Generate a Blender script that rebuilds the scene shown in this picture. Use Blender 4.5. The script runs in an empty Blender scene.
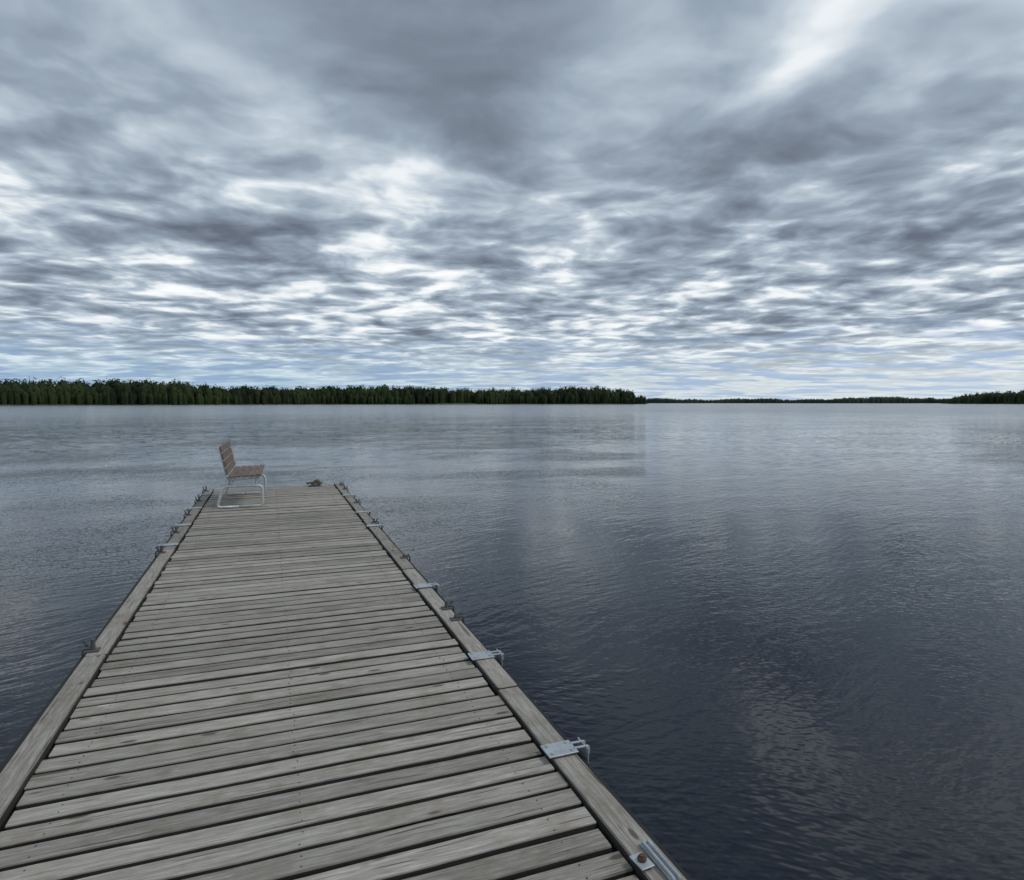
import bpy, math, random
import numpy as np
from mathutils import Vector, Matrix
random.seed(7); rng=np.random.default_rng(11)
sc=bpy.context.scene
sc.view_settings.view_transform='Standard'; sc.view_settings.look='None'; sc.view_settings.exposure=0
COL=sc.collection
YAW=math.radians(20.7); PITCH=math.radians(3.35)
H=1.5; WZ=-0.45

# ------------------------------------------------ helpers
class NT:
    def __init__(s,tree): s.t=tree; s.n=tree.nodes; s.l=tree.links
    def new(s,typ,**kw):
        nd=s.n.new(typ)
        for k,v in kw.items(): setattr(nd,k,v)
        return nd
    def set(s,nd,key,v):
        sock=nd.inputs[key]
        if isinstance(v,bpy.types.NodeSocket): s.l.new(v,sock)
        else: sock.default_value=v
    def m(s,op,a,b=0.0,c=None,clamp=False):
        nd=s.n.new('ShaderNodeMath'); nd.operation=op; nd.use_clamp=clamp
        s.set(nd,0,a); s.set(nd,1,b)
        if c is not None: s.set(nd,2,c)
        return nd.outputs[0]
    def v(s,op,a,b=None,scale=None):
        nd=s.n.new('ShaderNodeVectorMath'); nd.operation=op
        s.set(nd,0,a)
        if b is not None: s.set(nd,1,b)
        if scale is not None: s.set(nd,'Scale',scale)
        return nd.outputs['Value'] if op in('LENGTH','DOT_PRODUCT','DISTANCE') else nd.outputs[0]
    def noise(s,vec,scale=1,detail=4,rough=.5,dist=0,col=False):
        nd=s.n.new('ShaderNodeTexNoise'); s.set(nd,'Vector',vec)
        for k,v in (('Scale',scale),('Detail',detail),('Roughness',rough),('Distortion',dist)): s.set(nd,k,v)
        return nd.outputs['Color'] if col else nd.outputs[0]
    def ramp(s,f,stops,interp='LINEAR'):
        nd=s.n.new('ShaderNodeValToRGB'); s.set(nd,0,f); cr=nd.color_ramp; cr.interpolation=interp
        while len(cr.elements)<len(stops): cr.elements.new(.5)
        for e,(p,c) in zip(cr.elements,stops):
            e.position=p; e.color=(c if len(c)==4 else (*c,1)) if hasattr(c,'__len__') else (c,c,c,1)
        return nd.outputs[0]
    def mr(s,v,a,b,c=0,d=1,smooth=False):
        nd=s.n.new('ShaderNodeMapRange'); nd.interpolation_type='SMOOTHSTEP' if smooth else 'LINEAR'
        for i,x in enumerate((v,a,b,c,d)): s.set(nd,i,x)
        return nd.outputs[0]
    def mix(s,f,a,b,mode='MIX'):
        nd=s.n.new('ShaderNodeMix'); nd.data_type='RGBA'; nd.blend_type=mode
        s.set(nd,0,f); s.set(nd,6,a); s.set(nd,7,b); return nd.outputs[2]
    def xyz(s,x,y,z):
        nd=s.n.new('ShaderNodeCombineXYZ'); s.set(nd,0,x); s.set(nd,1,y); s.set(nd,2,z); return nd.outputs[0]
    def sep(s,v):
        nd=s.n.new('ShaderNodeSeparateXYZ'); s.set(nd,0,v); return nd.outputs
def C(r,g,b): return (r,g,b,1)
def mat(name):
    m=bpy.data.materials.new(name); m.use_nodes=True
    t=NT(m.node_tree); b=m.node_tree.nodes['Principled BSDF']
    return m,t,b
def mesh_obj(name,verts,faces,material,parent=None,smooth=False):
    me=bpy.data.meshes.new(name); me.from_pydata([tuple(v) for v in verts],[],[tuple(f) for f in faces]); me.update()
    o=bpy.data.objects.new(name,me); COL.objects.link(o)
    if material: me.materials.append(material)
    if smooth: me.polygons.foreach_set('use_smooth',[True]*len(me.polygons))
    if parent: o.parent=parent
    return o
def empty(name,loc=(0,0,0)):
    o=bpy.data.objects.new(name,None); COL.objects.link(o); o.location=loc; o.empty_display_size=.2; return o
class MB:
    def __init__(s): s.v=[]; s.f=[]
    def add(s,vs,fs):
        n=len(s.v); s.v+= [Vector(v) for v in vs]; s.f+=[tuple(i+n for i in f) for f in fs]
    def board(s,p0,p1,side,up,w,t,ch=.003,n=1,jit=0.0,jz=0.0):
        p0=Vector(p0);p1=Vector(p1);side=Vector(side);up=Vector(up)
        hw=w/2
        prof=[(-hw,-ch),(-hw+ch,0),(hw-ch,0),(hw,-ch),(hw,-t+ch),(hw-ch,-t),(-hw+ch,-t),(-hw,-t+ch)]
        rings=[];d=(p1-p0); L=d.length
        st=[0,ch/L]+[ (i)/n for i in range(1,n)]+[1-ch/L,1]
        for k,a in enumerate(st):
            shr=ch*.8 if k in(0,len(st)-1) else 0
            jl=random.uniform(-jit,jit);jr=random.uniform(-jit,jit);z=random.uniform(-jz,jz)
            c=p0+d*a
            ring=[]
            for (x,y) in prof:
                xx=x+(jl if x<0 else jr)
                if x<0: xx+=shr
                else: xx-=shr
                yy=y+z
                if shr: yy = yy-shr if y>-t/2 else yy+shr
                ring.append(c+side*xx+up*yy)
            rings.append(ring)
        vs=[v for r in rings for v in r]; fs=[]
        for k in range(len(rings)-1):
            for j in range(8):
                a=k*8+j;b=k*8+(j+1)%8
                fs.append((a,a+8,b+8,b))
        fs.append(tuple(range(8))); e=(len(rings)-1)*8; fs.append(tuple(e+7-j for j in range(8)))
        s.add(vs,fs)
    def box(s,c,sz,rot=None,ch=.002):
        c=Vector(c); R=rot or Matrix.Identity(3)
        x=R@Vector((1,0,0));y=R@Vector((0,1,0));z=R@Vector((0,0,1))
        s.board(c+z*sz[2]/2-y*sz[1]/2,c+z*sz[2]/2+y*sz[1]/2,x,z,sz[0],sz[2],ch=min(ch,min(sz)/3))
    def tube(s,pts,r,n=10,cap=True):
        pts=[Vector(p) for p in pts]; rings=[]; prev=None
        for i,p in enumerate(pts):
            t=(pts[min(i+1,len(pts)-1)]-pts[max(i-1,0)]).normalized()
            if prev is None:
                a=Vector((0,0,1)) if abs(t.z)<.9 else Vector((1,0,0))
                u=t.cross(a).normalized()
            else: u=(prev-t*prev.dot(t)).normalized()
            prev=u; w=t.cross(u)
            rings.append([p+(u*math.cos(2*math.pi*k/n)+w*math.sin(2*math.pi*k/n))*r for k in range(n)])
        vs=[v for q in rings for v in q];fs=[]
        for k in range(len(rings)-1):
            for j in range(n):
                a=k*n+j;b=k*n+(j+1)%n; fs.append((a,b,b+n,a+n))
        if cap:
            fs.append(tuple(reversed(range(n)))); e=(len(rings)-1)*n; fs.append(tuple(e+j for j in range(n)))
        s.add(vs,fs)
    def obj(s,name,m,parent=None,smooth=False): return mesh_obj(name,s.v,s.f,m,parent,smooth)
def fillet(pts,r,n=6):
    pts=[Vector(p) for p in pts]; out=[pts[0]]
    for i in range(1,len(pts)-1):
        a,b,c=pts[i-1],pts[i],pts[i+1]
        u=(a-b);v=(c-b);rr=min(r,u.length*.48,v.length*.48); u.normalize();v.normalize()
        s_=b+u*rr;e_=b+v*rr
        for k in range(n+1):
            t=k/n; out.append((1-t)**2*s_+2*t*(1-t)*b+t*t*e_)
    out.append(pts[-1]); return out

# ------------------------------------------------ world
SAZ,SEL=115,52
w=bpy.data.worlds.new("World"); sc.world=w; w.use_nodes=True
T=NT(w.node_tree); T.n.clear()
tc=T.new('ShaderNodeTexCoord'); D=T.v('NORMALIZE',tc.outputs['Generated'])
dx,dy,dz=T.sep(D)
zc=T.m('MAXIMUM',dz,0.0); zz=T.m('ADD',zc,.07)
cs,sn=math.cos(YAW),math.sin(YAW)
u=T.m('DIVIDE',T.m('SUBTRACT',T.m('MULTIPLY',dx,cs),T.m('MULTIPLY',dy,sn)),zz)
v=T.m('DIVIDE',T.m('ADD',T.m('MULTIPLY',dx,sn),T.m('MULTIPLY',dy,cs)),zz)
P=T.xyz(u,v,0.0)
warp=T.v('SCALE',T.v('SUBTRACT',T.noise(P,1.6,2,.5,col=True),(.5,.5,.5)),scale=.35)
PW=T.v('ADD',P,warp)
n1=T.noise(T.v('MULTIPLY',T.v('ADD',PW,(3.1,1.7,0)),(1.4,.75,1)),1,1,.4)
n2=T.noise(T.v('MULTIPLY',T.v('ADD',PW,(7.3,4.2,3)),(2.2,2.6,1)),1,2,.5)
n3=T.noise(T.v('MULTIPLY',T.v('ADD',PW,(1.3,9.2,5)),(5.2,5.0,1)),1,3,.52)
def blob(cu,cv,ru,rv,amp):
    q=T.v('MULTIPLY',T.v('SUBTRACT',P,(cu,cv,0)),(1/ru,1/rv,0))
    q=T.v('ADD',q,T.v('SCALE',warp,scale=2.8))
    return T.m('MULTIPLY',T.m('EXPONENT',T.m('MULTIPLY',T.v('DOT_PRODUCT',q,q),-1.0)),amp)
low=T.mr(zc,.48,.15,0,1,True)
t=T.m('MULTIPLY',T.m('SUBTRACT',n1,.5),.95)
t=T.m('ADD',t,T.m('MULTIPLY',T.m('SUBTRACT',n2,.5),T.m('ADD',T.m('MULTIPLY',low,.9),.55)))
n3c=T.m('SUBTRACT',n3,.5)
t=T.m('ADD',t,T.m('MULTIPLY',n3c,T.m('ADD',T.m('MULTIPLY',low,.95),.33)))
for b in [(.10,1.9,.40,.45,-.25),(1.15,1.9,.25,.5,-.20),(.72,1.75,.12,.42,.30),(-.08,2.75,.2,.16,.12),(-.5,2.3,.25,.25,.15),
          (-1.5,2.4,.5,.5,.10),(1.15,1.35,.25,.15,.22),(.45,3.0,.5,.3,.12)]:
    t=T.m('ADD',t,blob(*b))
t=T.m('ADD',t,T.mr(zc,0,.3,.08,0,True))
t=T.m('ADD',t,.515)
ccol=T.ramp(t,[(0,C(.135,.162,.208)),(.25,C(.208,.25,.315)),(.47,C(.315,.385,.47)),(.66,C(.51,.59,.67)),(.82,C(.82,.87,.90)),(1,C(.98,.99,.99))])
hz=T.mr(zc,0.0,.12,.9,0,True)
side=T.mr(u,-5,5,0,1,True)
hcol=T.mix(side,C(.46,.63,.76),C(.70,.77,.79))
ccol=T.mix(hz,ccol,hcol)
bgc=T.new('ShaderNodeBackground'); T.set(bgc,0,ccol); T.set(bgc,1,1.0)
sky=T.new('ShaderNodeTexSky'); sky.sky_type='NISHITA'; sky.sun_disc=False
sky.sun_elevation=math.radians(SEL); sky.sun_rotation=math.radians(SAZ)
T.set(sky,'Vector',T.v('NORMALIZE',T.v('ADD',D,(0,0,.3))))
bgs=T.new('ShaderNodeBackground'); T.set(bgs,0,sky.outputs[0]); T.set(bgs,1,.14)
gap=T.m('MULTIPLY',T.mr(T.noise(T.v('MULTIPLY',PW,(.6,1.0,1)),1.5,3,.6),.48,.58,0,.65,True),T.mr(zc,.13,.05,0,1,True))
mx=T.new('ShaderNodeMixShader'); T.set(mx,0,gap); T.set(mx,1,bgc.outputs[0]); T.set(mx,2,bgs.outputs[0])
out=T.new('ShaderNodeOutputWorld'); T.set(out,0,mx.outputs[0])

sun=bpy.data.lights.new('sun','SUN'); sun.energy=1.25; sun.angle=math.radians(15); sun.color=(1,.965,.92)
so=bpy.data.objects.new('sun',sun); COL.objects.link(so)
az=math.radians(SAZ);el=math.radians(SEL)
sd=Vector((math.sin(az)*math.cos(el),math.cos(az)*math.cos(el),math.sin(el)))
so.rotation_euler=sd.to_track_quat('Z','Y').to_euler(); so.location=(0,0,20)

# ------------------------------------------------ camera
cam=bpy.data.cameras.new('camera'); co=bpy.data.objects.new('camera',cam); COL.objects.link(co); sc.camera=co
cam.sensor_width=36; cam.lens=22.5; cam.clip_start=.05; cam.clip_end=60000
co.location=(0,0,H); co.rotation_euler=(math.radians(90)-PITCH,0,-YAW)

# ------------------------------------------------ materials
def wood(name,axis,alb=1.0):
    m,t,b=mat(name)
    tcn=t.new('ShaderNodeTexCoord'); g=t.new('ShaderNodeNewGeometry')
    rnd=g.outputs['Random Per Island']
    off=t.xyz(t.m('MULTIPLY',rnd,37.0),t.m('MULTIPLY',rnd,91.0),t.m('MULTIPLY',rnd,53.0))
    p=t.v('ADD',tcn.outputs['Object'],off)
    X=axis=='X'
    grain=t.noise(t.v('MULTIPLY',p,(2.6,34,8) if X else (34,2.6,8)),2.2,5,.7,.8)
    fine=t.noise(t.v('MULTIPLY',p,(3.5,110,20) if X else (110,3.5,20)),2.0,3,.6)
    blot=t.noise(p,4.2,4,.7)
    pos=t.noise(tcn.outputs['Object'],.9,3,.6)
    col=t.ramp(grain,[(.22,C(.15,.134,.112)),(.43,C(.285,.264,.228)),(.57,C(.385,.364,.325)),(.8,C(.52,.50,.46))])
    col=t.mix(t.mr(fine,.38,.62,.0,.5),col,C(.17,.155,.134))
    col=t.mix(t.mr(blot,.47,.70,0,.6,True),col,C(.19,.155,.12))
    col=t.mix(t.mr(pos,.5,.7,0,.4,True),col,C(.18,.18,.15))
    vo=t.new('ShaderNodeTexVoronoi'); t.set(vo,'Vector',t.v('MULTIPLY',p,(4.2,13,3) if X else (13,4.2,3))); t.set(vo,'Scale',1.0)
    kn=t.m('MULTIPLY',t.mr(vo.outputs['Distance'],.10,.19,1,0,True),t.m('GREATER_THAN',t.sep(vo.outputs['Color'])[0],.72))
    col=t.mix(t.m('MULTIPLY',kn,.8),col,C(.06,.045,.033))
    ck=t.noise(t.v('MULTIPLY',p,(1.2,60,10) if X else (60,1.2,10)),1.3,2,.5,.3)
    crack=t.mr(ck,.66,.70,0,1,True)
    col=t.mix(t.m('MULTIPLY',crack,.8),col,C(.05,.042,.035))
    br=t.mr(rnd,0,1,.74*alb,1.18*alb)
    col=t.mix(1.0,col,t.xyz(br,br,br),'MULTIPLY')
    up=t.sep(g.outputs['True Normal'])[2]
    col=t.mix(t.mr(up,.85,.5,0,.9),col,C(.016,.015,.013))  # sides and undersides near-black: damp dirt plus gap shade painted into the colour
    t.set(b,'Base Color',col); t.set(b,'Roughness',.82); t.set(b,'Specular IOR Level',.3)
    hgt=t.m('ADD',t.m('MULTIPLY',grain,.5),t.m('MULTIPLY',fine,.5)); hgt=t.m('SUBTRACT',hgt,t.m('MULTIPLY',crack,.8))
    bp=t.new('ShaderNodeBump'); t.set(bp,'Height',hgt); t.set(bp,'Strength',.8); t.set(bp,'Distance',.005)
    t.set(b,'Normal',bp.outputs[0])
    return m
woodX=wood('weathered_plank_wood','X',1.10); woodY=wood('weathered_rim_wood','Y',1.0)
def metal(name,c,rough=.5,metallic=.8,rust=0.0):
    m,t,b=mat(name); tcn=t.new('ShaderNodeTexCoord')
    n=t.noise(tcn.outputs['Object'],18,3,.6)
    col=t.ramp(n,[(.3,C(*[x*.7 for x in c])),(.7,C(*c))])
    r=t.mr(t.noise(tcn.outputs['Object'],9,4,.7),.62-rust*.5,.72-rust*.5,0,1,True)
    col=t.mix(r,col,C(.10,.055,.035))
    t.set(b,'Base Color',col); t.set(b,'Roughness',t.mr(n,.3,.7,rough+.15,rough))
    t.set(b,'Metallic',t.mr(r,0,1,metallic,0)); return m
galv=metal('galvanised_steel',(.50,.54,.57),.5,.5,0.0)
rust=metal('dark_steel',(.13,.13,.13),.7,.3,.08)
paint=metal('grey_painted_tube',(.60,.64,.64),.4,.2,.0)
def simple(name,c,rough=.7,var=.3,scale=6):
    m,t,b=mat(name); tcn=t.new('ShaderNodeTexCoord')
    n=t.noise(tcn.outputs['Object'],scale,3,.6)
    t.set(b,'Base Color',t.ramp(n,[(.3,C(*[x*(1-var) for x in c])),(.7,C(*[x*(1+var) for x in c]))])); t.set(b,'Roughness',rough); return m
black=simple('black_rubber',(.012,.012,.013),.7)
tarwood=simple('dark_wet_beam',(.012,.011,.010),.7)
conc=simple('float_concrete',(.03,.03,.028),.8)

# ------------------------------------------------ pier
pier=empty('wooden_pier')
XL,XR=-1.045,1.187; YE=12.1; Y0=-5.5; RW=.115
mb=MB(); pitch=.120; y=Y0; nails=MB()
while y<YE-.1:
    wdt=.099+random.uniform(-.004,.003)
    a=random.uniform(-.004,.004); z=random.uniform(-.003,.003)
    l=XL+RW+.004+random.uniform(-.004,.014); r=XR-RW-.004-random.uniform(-.004,.014)
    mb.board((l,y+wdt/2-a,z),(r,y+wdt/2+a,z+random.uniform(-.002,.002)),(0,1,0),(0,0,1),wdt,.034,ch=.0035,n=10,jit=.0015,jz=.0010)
    for xx in (XL+.28,.07,XR-.28):
        for s_ in (-.027,.027):
            cx=xx+random.uniform(-.01,.01); cy=y+wdt/2+s_+random.uniform(-.007,.007)
            nails.tube([(cx,cy,z-.004),(cx,cy,z+.0020)],.0032,8)
    y+=pitch+random.uniform(-.0025,.0025)
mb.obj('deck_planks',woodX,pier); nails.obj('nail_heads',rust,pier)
mb=MB()
for xs in (XL+RW/2,XR-RW/2):
    yy=Y0
    cuts=[-2.4,.7,3.05,5.6,8.2,YE] if xs>0 else [-2.0,1.4,4.3,7.2,9.6,YE]
    for c_ in cuts:
        mb.board((xs+random.uniform(-.004,.004),yy+.004,.020+random.uniform(-.003,.003)),(xs+random.uniform(-.004,.004),c_-.004,.020+random.uniform(-.003,.003)),(-1,0,0),(0,0,1),RW-.003,.045,ch=.005,n=8,jit=.002,jz=.001)
        yy=c_
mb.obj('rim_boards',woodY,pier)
mb=MB()
for xs in (XL-.022,XR+.022):
    mb.board((xs,Y0,-.012),(xs,YE+.01,-.012),(-1,0,0),(0,0,1),.04,.16,ch=.008,n=12,jit=.003,jz=.002)
mb.board((XL-.04,YE+.03,-.01),(XR+.04,YE+.03,-.01),(0,1,0),(0,0,1),.04,.16,ch=.006)
mb.obj('edge_fender',black,pier)
mb=MB()
for xs in (XL+.1,XL+.28,.07,XR-.28,XR-.1):
    mb.board((xs,Y0,-.040),(xs,YE,-.040),(-1,0,0),(0,0,1),.06,.15,ch=.004)
mb.obj('joists',tarwood,pier)
mb=MB()
for yc in (-4.2,-1,2.2,5.4,8.6,11.0):
    mb.box((.07,yc,-.44),(1.9,1.3,.5),ch=.03)
mb.obj('floats',conc,pier)

def bracket(xc,yc,sgn,sz=1.0):
    g=MB(); a=random.uniform(-.06,.06)
    R=Matrix.Rotation(a,3,'Z')
    wz=.0245
    g.box((xc,yc,wz+.004),(.135*sz,.10*sz,.006),R,ch=.0015)
    for ix in(-.045,.045):
        for iy in(-.03,.03):
            q=Vector((xc,yc,wz))+R@Vector((ix*sz,iy*sz,0)); g.tube([q,q+Vector((0,0,.012))],.0075*sz,6)
    e=XR if sgn>0 else XL
    for iy in(-.02,.02):
        g.tube(fillet([(xc+sgn*.06,yc+iy*sz,wz+.006),(e+sgn*.065*sz,yc+iy*sz,wz+.004),(e+sgn*.065*sz,yc+iy*sz,wz-.03)],.012,4),.0055*sz,8)
    g.box((e+sgn*.048,yc,wz-.045),(.006,.10*sz,.11),ch=.0015)
    return g
br=MB()
for yc in (2.40,3.48,5.0,7.7,8.73,10.4):
    g=bracket(XR-.065,yc,1); br.add(g.v,g.f)
for yc in (7.4,8.55,9.87,11.3):
    g=bracket(XL+.055,yc,-1); br.add(g.v,g.f)
br.obj('edge_brackets',galv,pier)
br=MB()
def eye(xc,yc,sgn,s=1):
    br.box((xc,yc,.027),(.07,.06,.007))
    br.tube([(xc,yc,.027),(xc,yc,.027+.05*s)],.012,10)
    br.tube([(xc+sgn*.03,yc+.02,.027),(xc+sgn*.05,yc+.02,.02+.05*s)],.008,8)
    br.tube(fillet([(xc-sgn*.01,yc,.040),(xc+sgn*.055,yc,.040),(xc+sgn*.055,yc,-.05)],.02,4),.007,8)
for a in ((XR-.03,4.4,1),(XR-.03,4.15,1,.6),(XR-.02,6.0,1,.6),(XR-.02,7.9,1),(XR-.02,9.6,1),(XR-.02,11.2,1),(XR-.02,11.8,1),
          (XL+.03,4.38,-1,1.3),(XL+.02,7.05,-1,1.3),(XL+.02,8.1,-1,1.3),(XL+.02,9.3,-1,1.3),(XL+.02,10.6,-1,1.3),(XL+.02,11.75,-1,1.5)): eye(*a)
br.obj('mooring_eyes',rust,pier)
g=MB()
g.box((XR-.098,1.70,.028),(.05,.07,.006),Matrix.Rotation(.1,3,'Z'))
for o_ in (-.052,-.032): g.tube(fillet([(XR+o_,1.59,.018),(XR+o_,1.59,.036),(XR+o_,1.77,.036),(XR+o_,1.77,.018)],.012,4),.005,8)
g.box((XR-.042,1.68,.0245),(.035,.20,.005))
g.obj('coupling_plate',galv,pier)
g=MB(); g.tube([(XR-.098,1.70,.03),(XR-.098,1.70,.043)],.015,6); g.tube([(XR-.098,1.70,.04),(XR-.098,1.70,.05)],.009,10)
g.obj('coupling_bolt',metal('rusty_bolt',(.2,.12,.09),.75,.2,.7),pier)
cl=empty('mooring_cleat',(.72,11.93,.0))
g=MB(); g.box((0,0,.012),(.2,.09,.02)); g.tube([(-.04,0,.02),(-.04,0,.06)],.016,8); g.tube([(.04,0,.02),(.04,0,.06)],.016,8)
g.tube(fillet([(-.14,0,.055),(-.06,0,.07),(.06,0,.07),(.14,0,.055)],.03,3),.018,8); g.obj('cleat_body',rust,cl)
g=MB(); pts=[]
for k in range(90):
    a=k*.42; rr=.06+.02*math.sin(k*.9); pts.append((.05+rr*math.cos(a),.0+rr*.8*math.sin(a),.03+.001*k+.012*math.sin(k*1.7)))
g.tube(pts,.008,6); g.obj('rope',simple('old_rope',(.25,.2,.14),.9),cl)

# ------------------------------------------------ bench
bench=empty('park_bench',(-.73,9.8,.0))
bench.rotation_euler=(0,0,math.radians(-1.2))
LEN=1.5
fr=MB()
for yy in (.06,LEN-.06):
    fr.tube(fillet([(.30,yy,.020),(0.0,yy,.020),(.09,yy,.31),(.60,yy,.31),(.61,yy,.020),(.29,yy,.020)],.06,7),.019,10)
    fr.tube(fillet([(.05,yy,.86),(.15,yy,.40),(.59,yy,.425)],.05,7),.016,10)
    fr.tube([(.20,yy,.31),(.20,yy,.40)],.012,8); fr.tube([(.52,yy,.31),(.52,yy,.41)],.012,8)
fr.tube([(.20,.1,.375),(.20,LEN-.1,.375)],.011,8); fr.tube([(.52,.1,.39),(.52,LEN-.1,.39)],.011,8)
fr.obj('tube_frame',paint,bench,True)
m,t_,b=mat('bench_slat_wood'); tcn=t_.new('ShaderNodeTexCoord'); gg=t_.new('ShaderNodeNewGeometry')
n=t_.noise(t_.v('MULTIPLY',tcn.outputs['Object'],(30,2,30)),1.5,4,.6)
col=t_.ramp(n,[(.3,C(.085,.054,.038)),(.7,C(.21,.14,.10))]); col=t_.mix(t_.m('MULTIPLY',gg.outputs['Random Per Island'],.4),col,C(.20,.17,.14))
t_.set(b,'Base Color',col); t_.set(b,'Roughness',.7)
sl=MB()
for k in range(5):
    x=.190+k*.093; sl.board((x,0,.460+.005*k),(x,LEN,.460+.005*k),(-1,0,0),(0,0,1),.072,.022,ch=.004)
sl.obj('seat_slats',m,bench)
sl=MB(); d=Vector((-.10,0,.46)).normalized(); nrm=Vector((d.z,0,-d.x))
for k in range(4):
    c_=Vector((.15,0,.40))+d*(.13+k*.106)+nrm*.03
    sl.board(c_,c_+Vector((0,LEN,0)),-d,nrm,.09,.022,ch=.004)
sl.obj('backrest_slats',m,bench)

# ------------------------------------------------ water
m,t,b=mat('lake_water')
g=t.new('ShaderNodeNewGeometry'); p=g.outputs['Position']
dist=t.v('LENGTH',t.v('MULTIPLY',p,(1,1,0)))
wp=t.v('ADD',p,t.v('SCALE',t.v('SUBTRACT',t.noise(p,.35,2,.5,col=True),(.5,.5,.5)),scale=.9))
def rot(vec,a):
    x,y_,_=t.sep(vec); c_,s_=math.cos(a),math.sin(a)
    return t.xyz(t.m('ADD',t.m('MULTIPLY',x,c_),t.m('MULTIPLY',y_,s_)),t.m('SUBTRACT',t.m('MULTIPLY',y_,c_),t.m('MULTIPLY',x,s_)),0.0)
a1=t.noise(t.v('MULTIPLY',rot(wp,.35),(3.0,8.5,1)),1.0,2,.5)
a2=t.noise(t.v('MULTIPLY',rot(wp,-.45),(10,20,1)),1.0,1,.5)
a3=t.noise(t.v('MULTIPLY',rot(p,.1),(.5,1.3,1)),1.0,1,.5)
patch=t.mr(t.noise(t.v('MULTIPLY',p,(.12,.2,1)),1.0,3,.55,.5),.40,.62,.2,1,True)
h=t.m('ADD',t.m('MULTIPLY',t.m('MULTIPLY',a1,t.m('ADD',t.m('MULTIPLY',patch,.5),.5)),.0115),t.m('MULTIPLY',t.m('MULTIPLY',a2,patch),.0080))
h=t.m('ADD',h,t.m('MULTIPLY',a3,.010))
bp=t.new('ShaderNodeBump'); t.set(bp,'Height',h); t.set(bp,'Strength',1.0); t.set(bp,'Distance',1.0)
f1=t.noise(t.v('MULTIPLY',p,(1.2,3.5,1)),1.8,2,.6,col=True)
f2=t.noise(t.v('MULTIPLY',rot(p,-.3),(.10,.45,1)),1.0,3,.6,col=True)
fn=t.v('SUBTRACT',t.v('ADD',t.v('SCALE',f1,scale=.85),t.v('SCALE',f2,scale=.15)),(.5,.5,.5))
far=t.mr(dist,7,55,.0,.68,True)
far=t.m('MULTIPLY',far,t.mr(patch,.2,1,.75,1.15))
nn=t.v('NORMALIZE',t.v('ADD',bp.outputs[0],t.v('MULTIPLY',t.v('SCALE',fn,scale=far),(1,1,0))))
t.set(b,'Normal',nn); t.set(b,'Base Color',C(.005,.009,.017)); t.set(b,'IOR',1.345)
t.set(b,'Roughness',t.mr(dist,5,150,.015,.16))
R_=12000; mesh_obj('lake_water',[(-R_,-R_,WZ),(R_,-R_,WZ),(R_,R_,WZ),(-R_,R_,WZ)],[(0,1,2,3)],m)

# ------------------------------------------------ shores + forests
def foliage(name,dark,light):
    m,t,b=mat(name); g=t.new('ShaderNodeNewGeometry')
    n=t.noise(g.outputs['Position'],.02,2,.5)
    col=t.mix(g.outputs['Random Per Island'],C(*dark),C(*light))
    col=t.mix(t.mr(n,.42,.6,0,.5,True),col,C(.050,.072,.026))
    t.set(b,'Base Color',col); t.set(b,'Roughness',.9); t.set(b,'Specular IOR Level',.1); return m
grass=simple('shore_grass',(.05,.07,.025),.95,.4,.03)
def shore(name,a0,a1,dfun,depth,n=120,hh=2.5):
    vs=[];fs=[]
    rows=[(-3,-.3),(0,.02),(4,.5),(30,1.3),(depth,hh),(depth+400,hh)]
    for i in range(n+1):
        a=math.radians(a0+(a1-a0)*i/n); d=dfun(math.degrees(a))
        tp=min(1,min(i,n-i)/4)
        for (r,z) in rows:
            j=random.uniform(-2,2) if r<5 else 0
            vs.append(((d+r*1+j)*math.sin(a),(d+r+j)*math.cos(a),WZ+z*tp-.02))
    k=len(rows)
    for i in range(n):
        for j in range(k-1): fs.append((i*k+j,i*k+j+1,(i+1)*k+j+1,(i+1)*k+j))
    return mesh_obj(name,vs,fs,grass,None,True)
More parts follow.
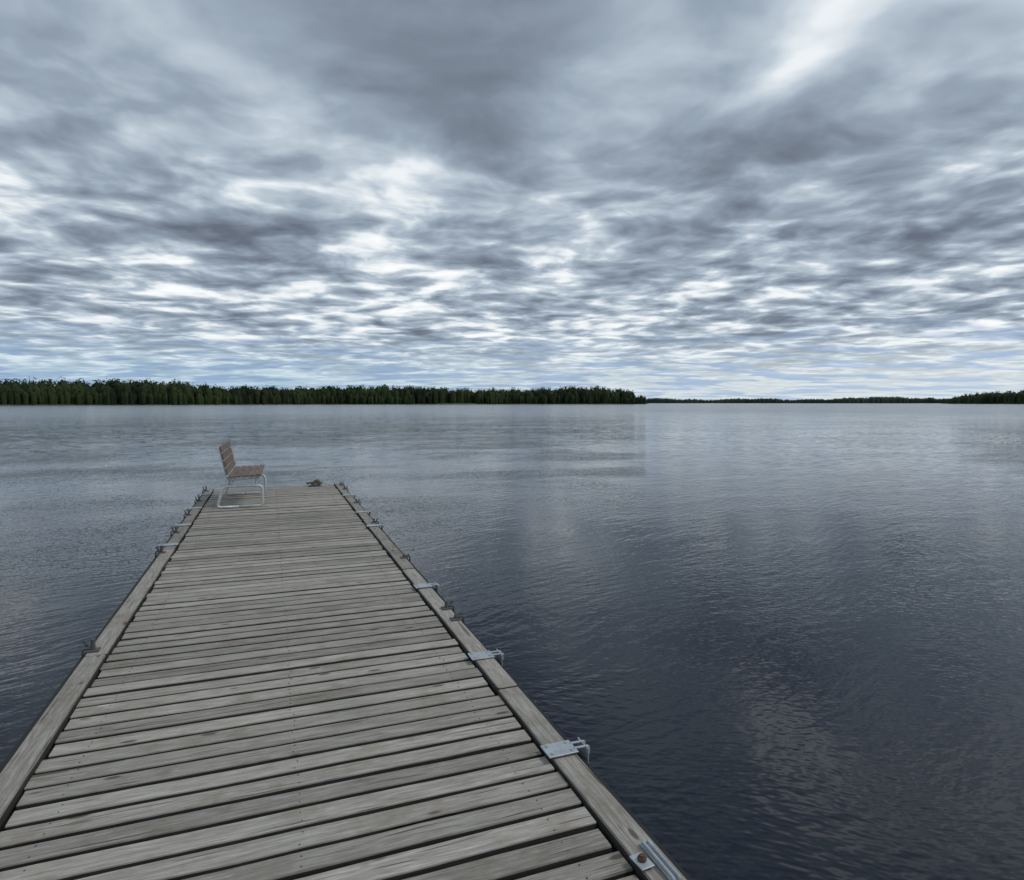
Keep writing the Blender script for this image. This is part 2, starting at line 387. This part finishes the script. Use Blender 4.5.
def forest(name,trees,m,ntri=70,ts=1.0):
    V=[];F=[];base=0
    for (x,y,z,h,kind) in trees:
        n=ntri
        u_=rng.random(n)
        if kind==0:
            zz_=h*(.04+.96*u_**1.25); rmax=h*.21*(1-zz_/h)**.7+.2
        else:
            zz_=h*(.06+.92*u_); q=(zz_/h-.06)/.94; rmax=h*.27*np.sqrt(np.clip(np.sin(np.pi*np.clip(q*.88+.08,0,1)),0,1))+.2
        th=rng.random(n)*2*np.pi; rr=rmax*np.sqrt(rng.random(n))
        cx=x+rr*np.cos(th); cy=y+rr*np.sin(th); cz=z+zz_
        s=ts*.85*(.6+.7*rng.random(n))*(h/18)*(1.0 if kind else (1.15-.7*zz_/h))
        tri=rng.normal(size=(n,3,3))*s[:,None,None]*np.array([.85,.85,.6])
        pts=tri+np.stack([cx,cy,cz],1)[:,None,:]
        V.append(pts.reshape(-1,3)); F.append(np.arange(n*3).reshape(-1,3)+base); base+=n*3
        k=6; ang=np.arange(k)*2*np.pi/k
        rc=h*(.12 if kind==0 else .19)*(1 if ts<1.4 else 1.7); zm=h*(.3 if kind==0 else .65)
        ring0=np.stack([x+rc*.9*np.cos(ang),y+rc*.9*np.sin(ang),np.full(k,z-1.3)],1)
        ring1=np.stack([x+rc*np.cos(ang),y+rc*np.sin(ang),np.full(k,z+zm)],1)
        V.append(np.vstack([ring0,ring1,[[x,y,z+h*.92]]]))
        f=[]
        for j in range(k):
            a=base+j;b_=base+(j+1)%k
            f+= [(a,b_,b_+k),(a,b_+k,a+k),(a+k,b_+k,base+2*k)]
        F.append(np.array(f)); base+=2*k+1
    V=np.vstack(V);F=np.vstack(F)
    me=bpy.data.meshes.new(name); me.vertices.add(len(V)); me.vertices.foreach_set('co',V.ravel().astype(np.float32))
    me.loops.add(len(F)*3); me.loops.foreach_set('vertex_index',F.ravel().astype(np.int32))
    me.polygons.add(len(F)); me.polygons.foreach_set('loop_start',(np.arange(len(F))*3).astype(np.int32)); me.polygons.foreach_set('loop_total',np.full(len(F),3,np.int32))
    me.update(calc_edges=True); me.materials.append(m)
    o=bpy.data.objects.new(name,me); COL.objects.link(o); return o
def P2(a,d): a=math.radians(a); return d*math.sin(a),d*math.cos(a)
def dl(a): return 640+ (a+18)*4.2 + 18*math.sin(a*.35)
shore('shore_land',-60,32.8,dl,60)
# height profile of the forest by bearing
HK=[(-60,20),(-18,20),(-14.5,21),(-10.7,22.5),(-6,21.5),(-4.2,17.5),(2.3,18.5),(6.5,21.5),(14.3,20),(16.9,18.5),(21.4,19.5),(25,22),(28.5,22),(31,18),(32.6,8)]
def hk(a): return float(np.interp(a,[k[0] for k in HK],[k[1] for k in HK]))
tr=[]
a=-60
while a<32.4:
    hb=hk(a)+1.0*math.sin(a*2.7+1)+.8*math.sin(a*6.1)+.6*math.sin(a*13.3+2)
    lawn = 14.0<a<17.6
    stand=math.sin(a*1.7+.6)+.5*math.sin(a*4.3)
    for row in range(6):
        if lawn and row<2: continue
        d=dl(a)+4+row*(7 if not lawn else 12)+random.uniform(-3,3)
        x,y_=P2(a+random.uniform(-.15,.15),d)
        birch=random.random()<(.84 if a<-7 else .72)+.15*stand
        hh=hb*random.uniform(.80,1.03)*(.62 if row==0 else 1)
        tr.append((x,y_,WZ+row*.4,hh,1 if birch else 0))
    a+=.21*random.uniform(.7,1.3)
forest('distant_forest',tr,foliage('forest_foliage',(.011,.017,.009),(.034,.049,.020)),60,1.0)
def dr(a): return 1900+60*math.sin(a*.5)
shore('shore_land',28,57,dr,60)
tr=[];a=28
while a<57:
    hb=12+2*math.sin(a*.8)+1.2*math.sin(a*2.1)+ (4.5 if 50<a<54 else 0)
    for row in range(4):
        x,y_=P2(a+random.uniform(-.1,.1),dr(a)+6+row*10)
        tr.append((x,y_,WZ+row*.6,hb*random.uniform(.8,1.05),int(random.random()<.75)))
    a+=.11*random.uniform(.7,1.3)
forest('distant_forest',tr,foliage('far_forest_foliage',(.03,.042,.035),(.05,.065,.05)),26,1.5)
def dr2(a): return 1150+10*math.sin(a)
shore('shore_land',54.5,95,dr2,60)
tr=[];a=55
while a<95:
    tap=min(1,(a-54.6)/2.6)
    for row in range(5):
        x,y_=P2(a+random.uniform(-.1,.1),dr2(a)+4+row*9)
        tr.append((x,y_,WZ+row*.5,(19+1.5*math.sin(a*1.5))*(.35+.65*tap)*random.uniform(.78,1.03),int(random.random()<.6)))
    a+=.17*random.uniform(.7,1.3)
forest('distant_forest',tr,foliage('right_forest_foliage',(.02,.03,.016),(.045,.065,.03)),36,1.2)
